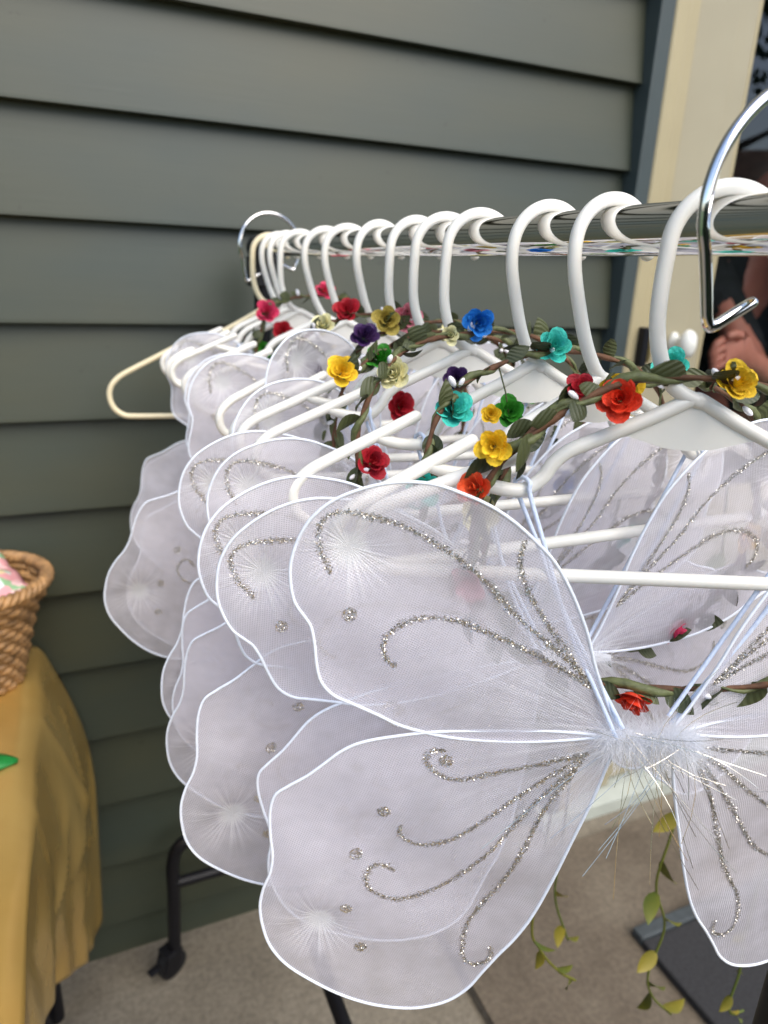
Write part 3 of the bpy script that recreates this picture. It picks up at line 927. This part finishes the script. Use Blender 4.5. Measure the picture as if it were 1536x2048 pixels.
def flower(parent, c, loc, d, size, rnd):
    f_o = link('flower', CAL, parent, loc, orient(d), (size, size, size))
    tw = rnd.random() * 6
    for tier, (cnt, lean) in enumerate(((5, .12), (4, .05), (3, 0), (2, 0))):
        for k in range(cnt):
            a = tw + tier * .7 + k * 6.2832 / cnt + rnd.gauss(0, .10)
            e = Matrix.Rotation(a, 3, 'Z') @ Matrix.Rotation(lean + rnd.gauss(0, .09), 3, 'Y')
            s = rnd.uniform(.88, 1.12)
            link('petal', PM[c][tier], f_o, (0, 0, .02 * tier), e.to_euler(), (s, s, s * rnd.uniform(.9, 1.1)))
    return f_o

def crown(label, y, yaw, cx, cz, rx, rz, flowers, seed, size=.0125, nleaf=42, nbud=8):
    rnd = random.Random(seed)
    t = thing('flower_crown', label, 'flower crown', (XR, y, CAM_Z), 'paper flower crowns hung over the hangers', (0, 0, R(yaw)))
    ph = [rnd.random() * 6 for _ in range(4)]
    def pt(a):
        k = 1 + .02 * math.sin(3 * a + ph[0]) + .012 * math.sin(7 * a + ph[1])
        ca, sa = math.cos(a), math.sin(a)
        e = .86
        x = rx * k * math.copysign(abs(ca) ** e, ca)
        z = rz * k * math.copysign(abs(sa) ** e, sa)
        return Vector((cx + x, -.004 + .006 * math.sin(2 * a + ph[2]), cz + z))
    n = 110
    A_ = [2 * math.pi * i / n for i in range(n)]
    core = [pt(a) for a in A_]
    build(MB().tube(core, [.0017 * (1 + .25 * math.sin(23 * a + ph[3])) for a in A_], 8, closed=True), 'cord', M['bark'], t, smooth=True)
    tw = []
    for i, a in enumerate(A_):
        tg = (core[(i + 1) % n] - core[i - 1]).normalized()
        nrm = Vector((0, 1, 0)).cross(tg).normalized()
        w = a * 17
        tw.append(core[i] + (nrm * math.cos(w) + Vector((0, 1, 0)) * math.sin(w)) * .0023)
    build(MB().tube(tw, [.0018 * (1 + .6 * math.sin(a * 9 + ph[0])) for a in A_], 7, closed=True), 'ribbon', M['ribbon'], t, smooth=True)
    for i in range(nleaf):
        a = 2 * math.pi * (i + rnd.uniform(-.3, .3)) / nleaf
        tg = (pt(a + .02) - pt(a - .02)).normalized()
        rdl = (pt(a) - Vector((cx, 0, cz))).normalized()
        sgn = rnd.choice((-1, 1, 1))
        d = (tg * rnd.uniform(.7, 1.3) * rnd.choice((1, 1, 1, -1)) + rdl * sgn * rnd.uniform(.2, .75) + Vector((0, rnd.uniform(-.8, .3), 0))).normalized()
        q = d.to_track_quat('X', 'Z').to_euler()
        m_ = q.to_matrix() @ Matrix.Rotation(rnd.gauss(1.2, .6), 3, 'X')
        s = rnd.uniform(.014, .022)
        link('leaf', rnd.choice((LEAF, LEAF2)), t, pt(a), m_.to_euler(), (s, s, s))
    for i in range(nbud):
        a = 2 * math.pi * (i + rnd.uniform(-.35, .35)) / nbud
        rdl = (pt(a) - Vector((cx, 0, cz))).normalized()
        for _ in range(2):
            d = (rdl * rnd.uniform(-.3, 1) + Vector((rnd.gauss(0, .6), rnd.uniform(-1, .1), rnd.gauss(0, .5)))).normalized()
            s = rnd.uniform(.0062, .0085)
            link('bud', BUD, t, pt(a) + d * .002, orient(d), (s, s, s))
    for c, fx, fz, *fs in flowers:
        fs = fs[0] if fs else 1.0
        p = Vector((fx, 0, fz))
        a = min(A_, key=lambda q: (pt(q) - p).length)
        c0 = pt(a)
        off = Vector((fx - c0.x, 0, fz - c0.z))
        rdl = (c0 - Vector((cx, 0, cz))).normalized()
        d = (Vector((0, -1, 0)) * rnd.uniform(.6, 1.1) + rdl * rnd.uniform(.2, .8) + Vector((rnd.gauss(-.2, .3), 0, rnd.gauss(.1, .25)))).normalized()
        base = Vector((fx, c0.y - .003, fz)) - d * size * .35
        if off.length > .012 and fs >= .9:
            build(MB().tube([c0, c0.lerp(base, .5) + Vector((0, -.002, -.001)), base], .0005, 6), 'stalk', M['ribbon'], t)
        flower(t, c, base, d, size * fs * rnd.uniform(.94, 1.08), rnd)
    return t

crown('flower crown with a big red rose over the frontmost hanger', .2550, -24, 0, -.130, .106, .086,
      [('red', -.0414, -.053), ('yellow', .0156, -.0437), ('yellow', -.1005, -.0780, .85), ('orange', -.1083, -.0995, .85), ('pink', -.1062, -.1534), ('red', -.0086, -.2218), ('yellow', .085, -.19), ('teal', .104, -.12)], 101, .0118)
crown('flower crown with yellow roses over the second hanger from the near end', .316, 0, .030, -.138, .106, .086,
      [('yellow', -.0052, -.0568), ('teal', .0275, -.0425, .9), ('cream', -.082, -.1243), ('crimson', -.0319, -.0540, .72), ('rose', .07, -.215), ('yellow', .13, -.16)], 102, .0122)
crown('flower crown with turquoise roses over the third hanger', .3825, 5, .012, -.130, .104, .086,
      [('teal', .0053, -.0408), ('teal', -.0708, -.0762), ('teal', -.0941, -.1225), ('green', -.0254, -.0820, .9), ('yellow', -.0415, -.0820, .55), ('teal', .09, -.18), ('green', .02, -.216)], 103, .0122)
crown('flower crown with a bright blue and a cream rose on the fourth hanger', .461, 5, 0, -.124, .103, .086,
      [('blue', -.0053, -.0331), ('cream', -.0766, -.0662), ('crimson', -.0942, -.1251), ('purple', -.0217, -.0725, .8), ('cream', -.0295, -.0412, .6), ('blue', .09, -.16)], 104, .0128)
crown('flower crown with a vivid green rose on the fifth hanger', .514, 0, 0, -.130, .098, .086,
      [('green', -.0602, -.0618), ('yellow', -.0931, -.0717), ('crimson', -.0411, -.1016), ('green', .08, -.09)], 105, .0132)
crown('flower crown with a pale pink rose on the sixth hanger', .567, 0, .012, -.124, .098, .084,
      [('pink', -.0163, -.0363), ('mustard', -.0358, -.0382), ('purple', -.056, -.0503), ('pink', .09, -.09)], 106, .0128)
crown('flower crown with dark purple and cream roses on the seventh hanger', .646, 0, -.005, -.124, .098, .084,
      [('crimson', -.0406, -.0358), ('cream', -.0642, -.0488), ('purple', -.0758, -.0913), ('cream', .07, -.06)], 107, .0128)
crown('flower crown with a deep pink rose at the far end of the rail', .900, 0, .020, -.116, .085, .084,
      [('rose', -.0501, -.0532), ('crimson', -.0299, -.0761), ('rose', .0268, -.0262), ('green', -.056, -.1008)], 108, .0135)

# ------------------------------------------------------------------ trailing leaf garlands under the wings
def vine_meshes():
    return leaf_mesh('leaf', M['vine'], .23, .1)
VLEAF = vine_meshes()
def garland(label, pts, seed, nl, s0=.026):
    rnd = random.Random(seed)
    t = thing('leaf_garland', label, 'leaf garland', pts[0], 'leaf garlands hanging below the wings')
    P = cr([tuple(Vector(p) - Vector(pts[0])) for p in pts], 8)
    build(MB().tube([tuple(p) for p in P], .0014, 7), 'stem', M['vine'], t, smooth=True)
    n = len(P)
    for i in range(nl):
        k = min(n - 2, int((i + .5) / nl * (n - 1)))
        d = Vector(P[k + 1] - P[k]).normalized()
        sd = d.cross(Vector((0, 1, 0))).normalized() * (1 if i % 2 else -1)
        dd = (d * .8 + sd * .75 + Vector((0, rnd.gauss(0, .3), 0))).normalized()
        m_ = dd.to_track_quat('X', 'Y').to_euler().to_matrix() @ Matrix.Rotation(rnd.gauss(1.3, .3), 3, 'X')
        s = s0 * rnd.uniform(.8, 1.2)
        link('leaf', VLEAF, t, tuple(P[k]), m_.to_euler(), (s, s, s))
    return t
garland('green leaf garland tail left of the gap between the front wings', [(.455, .49, 1.19), (.45, .49, .95), (.458, .495, .75), (.464, .50, .666), (.488, .50, .60), (.495, .50, .583)], 31, 6, .030)
garland('yellow leaf garland tail ending above the brown rug', [(.40, .425, 1.19), (.375, .42, .95), (.366, .42, .76), (.38, .42, .71), (.41, .42, .665), (.435, .42, .640)], 32, 7, .021)
garland('long green and yellow leaf garland hanging in front of the doormat', [(.50, .41, 1.19), (.545, .415, .95), (.534, .42, .80), (.528, .42, .735), (.555, .42, .665), (.545, .42, .60), (.560, .42, .555), (.600, .42, .505)], 33, 10, .032)
garland('short leaf garland tail at the right edge below the front wings', [(.56, .35, 1.19), (.60, .355, .95), (.60, .36, .72), (.609, .36, .644), (.606, .36, .60), (.615, .36, .575), (.635, .36, .57)], 34, 7, .021)

# ------------------------------------------------------------------ table with gold cloth
TX, TZ = -.092, .738
table = thing('folding_table', 'folding table with dark legs under a gold plastic cloth', 'table', (-.45, .5, 0))
build(MB().box((-.32, -.75, .705), (.352, .684, .732)), 'table_top', M['matedge'], table, bevel=.006)
for x, y in ((.315, .60), (-.28, .60), (.315, -.65), (-.28, -.65)):
    build(MB().tube([(x, y, 0), (x - .0, y, .704)], .014, 14), 'leg', M['black'], table, smooth=True)
build(MB().tube([(.315, .585, .20), (-.28, .585, .20)], .010, 12), 'leg_brace', M['black'], table, smooth=True)
build(MB().tube([(.300, .575, .012), (.262, .35, .70)], .011, 12), 'leg_brace', M['black'], table, smooth=True)

def smooth(a, b, x):
    t = min(1, max(0, (x - a) / (b - a)))
    return t * t * (3 - 2 * t)
CREASE = [(1.10, .15, .80, .75, .008), (.98, .05, 1.02, .9, .007), (.90, .30, .66, .95, .007), (1.05, .55, .86, .98, -.006), (.78, .05, .74, .85, .006), (1.14, .35, 1.06, .75, -.007), (.95, .62, 1.12, .40, .006), (.62, .1, .70, .9, -.005)]
cl = MB()
ns, ntp, ndr = 150, 30, 46
Y0, Y1 = -.26, 1.186
vv, ff = [], []
for i in range(ns + 1):
    u = i / ns
    y = Y0 + (Y1 - Y0) * u
    cor = smooth(.60, 1.16, y)
    for j in range(ntp + 1):                       # top sheet, far left to the edge
        x = TX - .70 * (1 - j / ntp)
        z = TZ + .0016 * math.sin(9 * y + 5 * x) + .0012 * math.sin(23 * y - 11 * x) + .003 * math.exp(-((j / ntp - .965) / .012) ** 2) - .004 * smooth(.985, 1, j / ntp)
        vv.append((x, y, z))
    L = .190 + .310 * cor ** 1.0 + .006 * math.sin(11 * y)
    for k in range(1, ndr + 1):                    # side drape
        t = k / ndr
        flare = .004 - .012 * t + cor * .076 * math.sin(min(1, t * 1.9) * 1.57) * (1 - .28 * t)
        fold = (.007 * math.sin(y * 27 + 2.2 * t) + .005 * math.sin(y * 61 + 1.0)) * t ** .8 * (1 - .3 * cor)
        crease = 0.0
        for (ya, ta, yb, tb, am) in CREASE:
            dx_, dt_ = yb - ya, tb - ta
            q_ = max(0, min(1, ((y - ya) * dx_ + (t - ta) * dt_) / (dx_ * dx_ + dt_ * dt_)))
            dist = math.hypot((y - ya - q_ * dx_), (t - ta - q_ * dt_) * .35)
            crease += am * math.exp(-dist / .016) * math.sin(math.pi * min(1, q_ + .25))
        x = TX + flare + fold + crease
        yy = y - cor * .07 * t
        vv.append((x, yy, TZ - .004 - L * t ** .96))
row = ntp + 1 + ndr
for i in range(ns):
    for j in range(row - 1):
        a = i * row + j
        ff.append((a, a + 1, a + row + 1, a + row))
# far hem falling between table and wall
cl.add(vv, ff)
cloth = build(cl, 'tablecloth', M['gold'], smooth=True)
sm = cloth.modifiers.new('thickness', 'SOLIDIFY')
sm.thickness = .0008
tag(cloth, 'gold plastic tablecloth draped over the table by the siding', 'tablecloth')
# ------------------------------------------------------------------ basket on the table
BX, BY = -.161, 1.080
basket = thing('wicker_basket', 'brown wicker basket on the gold tablecloth', 'basket', (BX, BY, TZ + .003))
rows = 15
def brad(t): return .050 + .040 * t ** 1.1 + .008 * smooth(.8, 1, t)
BH = .146
for r_ in range(rows):
    t = r_ / (rows - 1)
    z = .006 + BH * t
    n = 72
    ph = math.pi * (r_ % 2)
    path = []
    for k in range(n):
        a = 2 * math.pi * k / n
        rr_ = brad(t) + .0032 * math.cos(a * 18 + ph)
        path.append((rr_ * math.cos(a) * 1.0, rr_ * math.sin(a) * .96, z + .0012 * math.sin(a * 9 + r_)))
    build(MB().tube(path, .0056, 8, closed=True), 'woven_row', M['wicker'], basket, smooth=True)
for k in range(36):
    a = 2 * math.pi * k / 36
    build(MB().tube([(brad(t) * math.cos(a), brad(t) * math.sin(a) * .96, .004 + BH * t) for t in (0, .2, .4, .6, .8, 1)], .0028, 6), 'stake', M['wicker'], basket, smooth=True)
for ph in (0, 2.09, 4.19):
    path = []
    for k in range(150):
        a = 2 * math.pi * k / 150
        w = a * 20 + ph
        rr_ = brad(1) + .004 + .006 * math.cos(w)
        path.append((rr_ * math.cos(a), rr_ * math.sin(a) * .96, .006 + BH + .012 + .006 * math.sin(w)))
    build(MB().tube(path, .0048, 7, closed=True), 'braided_rim', M['wicker'], basket, smooth=True)
nb = 40
build(MB().add([(0, 0, .006)] + [(.050 * math.cos(2 * math.pi * k / nb), .045 * math.sin(2 * math.pi * k / nb), .006) for k in range(nb)], [(0, 1 + k, 1 + (k + 1) % nb) for k in range(nb)]), 'base', M['wicker'], basket)
# floral printed napkin heaped in the basket
nk = MB()
vv, ff = [], []
for a in range(19):
    for b in range(19):
        s_, t_ = a / 9 - 1, b / 9 - 1
        h_ = .028 * (1 - .75 * max(abs(s_), abs(t_)) ** 2) + .004 * math.sin(5 * s_ + 2 * t_) + .003 * math.sin(9 * t_ - 4 * s_)
        vv.append((s_ * .072, t_ * .072, h_))
for a in range(18):
    for b in range(18):
        q = a * 19 + b
        ff.append((q, q + 19, q + 20, q + 1))
o = build(nk.add(vv, ff), 'floral_napkin', M['floral'], smooth=True, loc=(BX - .006, BY - .004, TZ + BH + .012), rot=(R(10), R(-4), R(24)))
o.modifiers.new('thickness', 'SOLIDIFY').thickness = .004
tag(o, 'pink and green floral napkin heaped in the wicker basket', 'napkin')

# green pointed piece lying on the cloth
gm = MB()
vv, ff = [], []
for i in range(13):
    t = i / 12
    w = .022 * math.sin(math.pi * (t * .93 + .05)) ** .8
    for s in (-1, -.5, 0, .5, 1):
        vv.append((.085 * (t - .5), s * w, .004 + .010 * math.sin(math.pi * t) * (1 - s * s) + .002 * abs(s)))
for i in range(12):
    for j in range(4):
        a = i * 5 + j
        ff.append((a, a + 5, a + 6, a + 1))
o = build(gm.add(vv, ff), 'felt_leaf', M['green_plastic'], smooth=True, loc=(-.148, .868, TZ + .003), rot=(0, 0, R(-8)))
o.modifiers.new('thickness', 'SOLIDIFY').thickness = .003
tag(o, 'bright green pointed felt leaf lying on the gold tablecloth', 'felt leaf')

# ------------------------------------------------------------------ person inside, behind the glass
def skinned(name, verts, edges, radii, root, mat, parent=None, sub=2):
    me = bpy.data.meshes.new(name)
    me.from_pydata([tuple(v) for v in verts], edges, [])
    me.materials.append(mat)
    o = link(name, me, parent)
    sk = o.modifiers.new('skin', 'SKIN')
    sk.use_smooth_shade = True
    for i, r_ in enumerate(radii):
        rr_ = r_ if isinstance(r_, tuple) else (r_, r_)
        me.skin_vertices[0].data[i].radius = rr_
        me.skin_vertices[0].data[i].use_root = (i == root)
    s_ = o.modifiers.new('subd', 'SUBSURF')
    s_.levels = s_.render_levels = sub
    return o
PX, PY = 1.98, 1.72
person = thing('person', 'person in dark clothes behind the door glass holding a hand out', 'person', (0, 0, 0))
V_, E_, R_ = [], [], []
def vadd(p, r_, prev=None):
    V_.append(p); R_.append(r_)
    if prev is not None:
        E_.append((prev, len(V_) - 1))
    return len(V_) - 1
pel = vadd((PX, PY, .93), (.15, .11))
ab = vadd((PX, PY, 1.10), (.14, .10), pel)
chest = vadd((PX, PY, 1.30), (.16, .11), ab)
nk_ = vadd((PX, PY, 1.46), .055, chest)
n2 = vadd((PX - .01, PY - .02, 1.53), .05, nk_)
hd = vadd((PX - .015, PY - .03, 1.62), (.075, .09), n2)
h2 = vadd((PX - .015, PY - .03, 1.70), (.06, .07), hd)
for sx in (-1, 1):
    hip = vadd((PX + sx * .09, PY, .86), .085, pel)
    kn = vadd((PX + sx * .10, PY - .02, .48), .058, hip)
    an = vadd((PX + sx * .10, PY, .09), .04, kn)
    vadd((PX + sx * .11, PY - .14, .04), (.04, .028), an)
    sh = vadd((PX + sx * .17, PY, 1.40), .06, chest)
    if sx == 1:
        el = vadd((PX + .24, PY + .02, 1.14), .042, sh)
        wr = vadd((PX + .24, PY - .12, .92), .028, el)
        vadd((PX + .23, PY - .17, .84), (.04, .025), wr)
    else:
        el = vadd((1.80, 1.46, 1.115), .046, sh)
        fa = vadd((1.69, 1.36, 1.135), .043, el)
        wr = vadd((1.565, 1.292, 1.168), .031, fa)
        pm = vadd((1.495, 1.276, 1.194), (.034, .044), wr)
        kk = vadd((1.455, 1.270, 1.204), (.026, .044), pm)
        for q, (dz, ln) in enumerate(((.028, .92), (.010, 1.0), (-.010, .95), (-.029, .8))):
            a = vadd((1.430, 1.264 - .003 * q, 1.200 + dz), .0105, kk)
            b = vadd((1.402 + .004 * q, 1.258, 1.190 + dz * .95), .0098, a)
            c = vadd((1.397 + .006 * q, 1.262, 1.166 + dz * .9), .0090, b)
            vadd((1.415 + .004 * q, 1.272, 1.155 + dz * .9), .0080, c)
        th = vadd((1.486, 1.258, 1.230), .0135, pm)
        th2 = vadd((1.452, 1.252, 1.242), .0118, th)
        vadd((1.424, 1.252, 1.233), .0098, th2)
skinned('body', V_, E_, R_, 0, M['skin'], person)
skinned('shirt', [(PX, PY, .90), (PX, PY, 1.1), (PX, PY, 1.3), (PX, PY, 1.42), (PX - .17, PY, 1.40), (1.825, 1.485, 1.125), (PX + .17, PY, 1.40), (PX + .215, PY + .01, 1.24)],
        [(0, 1), (1, 2), (2, 3), (2, 4), (4, 5), (2, 6), (6, 7)], [(.165, .125), (.155, .115), (.175, .125), .075, .072, .060, .072, .062], 0, M['cloth_dark'], person)
skinned('trousers', [(PX, PY, .95), (PX - .09, PY, .86), (PX - .10, PY - .02, .48), (PX - .10, PY, .10), (PX + .09, PY, .86), (PX + .10, PY - .02, .48), (PX + .10, PY, .10)],
        [(0, 1), (1, 2), (2, 3), (0, 4), (4, 5), (5, 6)], [(.16, .12), .098, .072, .058, .098, .072, .058], 0, M['cloth_dark'], person)
skinned('hair', [(PX - .015, PY - .0, 1.60), (PX - .015, PY + .0, 1.68), (PX - .015, PY - .03, 1.735)], [(0, 1), (1, 2)], [(.08, .08), (.085, .09), (.07, .08)], 0, M['hair'], person)

# ------------------------------------------------------------------ neighbouring house and trees, mirrored in the door glass and the chrome
house = thing('neighbour_house', 'neighbouring house with a brown shingle roof mirrored in the door glass', 'house', (15, -13, 0), rot=(0, 0, R(45)))
build(MB().box((-7, -3, 0), (7, 3, 2.6)), 'wall', M['brick'], house)
build(MB().prism([(-3.5, 2.55), (3.5, 2.55), (0, 4.55)], 1, 2, -7.4, 7.4, 0), 'roof', M['roof'], house)
for x in (-4.5, -1.5, 1.5, 4.5):
    w = build(MB().box((x - .6, 3.0, 1.0), (x + .6, 3.05, 2.1)), 'window', M['glass'], house)
    build(MB().box((x - .7, 3.001, .92), (x + .7, 3.08, .995)), 'sill', M['cream2'], w)
def tree(label, loc, h, cr_, seed):
    rnd = random.Random(seed)
    t = thing('garden_tree', label, 'tree', loc, 'garden trees behind the camera')
    mb = MB().tube(cr([(0, 0, -.05), (.05, .02, h * .25), (-.04, .05, h * .5), (.03, 0, h * .8)], 4), [.16 - .009 * i for i in range(13)], 10)
    for k in range(7):
        a = k * 2.4
        z = h * (.35 + .07 * k)
        mb.tube([(0, 0, z), (cr_ * .4 * math.cos(a), cr_ * .4 * math.sin(a), z + .5), (cr_ * .75 * math.cos(a), cr_ * .75 * math.sin(a), z + .8)], [.06, .035, .012], 6)
    build(mb, 'trunk', M['trunk'], t, smooth=True)
    lf = MB()
    for _ in range(5200):
        while True:
            p = Vector((rnd.uniform(-1, 1), rnd.uniform(-1, 1), rnd.uniform(-1, 1)))
            if .25 < p.length < 1:
                break
        if math.sin(p.x * 7 + seed) * math.cos(p.y * 6) * math.sin(p.z * 8 + 1) < -.12:
            continue
        c = Vector((p.x * cr_, p.y * cr_, h * .72 + p.z * h * .28))
        e = Euler((rnd.random() * 6, rnd.random() * 6, rnd.random() * 6)).to_matrix()
        s = rnd.uniform(.06, .12)
        lf.add([c + e @ Vector(q) * s for q in ((-1, 0, 0), (0, -.5, 0), (1.2, 0, .1), (0, .5, 0))], [(0, 1, 2, 3)])
    build(lf, 'crown', M['foliage'], t)
tree('leafy garden tree on the lawn behind the camera, nearest the house', (8.4, -5.6, 0), 8.6, 2.8, 41)
tree('leafy garden tree on the lawn behind the camera, left of the other', (-2.5, -11.0, 0), 7.5, 3.2, 42)

hedge = thing('shade_hedge', 'unseen clipped hedge added at the far side of the patio to shade the lower wall', 'hedge', (.6, -2.95, 0))  # added out of view to keep low sky light off the lower siding
hb = MB()
rnd = random.Random(77)
hb.box((-5.5, -.28, -.04), (5.5, .28, 1.58))
build(hb, 'hedge_core', M['foliage'], hedge)
lf = MB()
for _ in range(9000):
    f_ = rnd.random()
    if f_ < .6:
        c = Vector((rnd.uniform(-5.6, 5.6), .30 + rnd.gauss(0, .03), rnd.uniform(0, 1.64)))
    else:
        c = Vector((rnd.uniform(-5.6, 5.6), rnd.uniform(-.33, .33), 1.62 + rnd.gauss(0, .03)))
    e = Euler((rnd.random() * 6, rnd.random() * 6, rnd.random() * 6)).to_matrix()
    q_ = rnd.uniform(.03, .06)
    lf.add([c + e @ Vector(q) * q_ for q in ((-1, 0, 0), (0, -.5, 0), (1.2, 0, .1), (0, .5, 0))], [(0, 1, 2, 3)])
lo = build(lf, 'foliage', M['foliage'], hedge)
lo['kind'] = 'stuff'
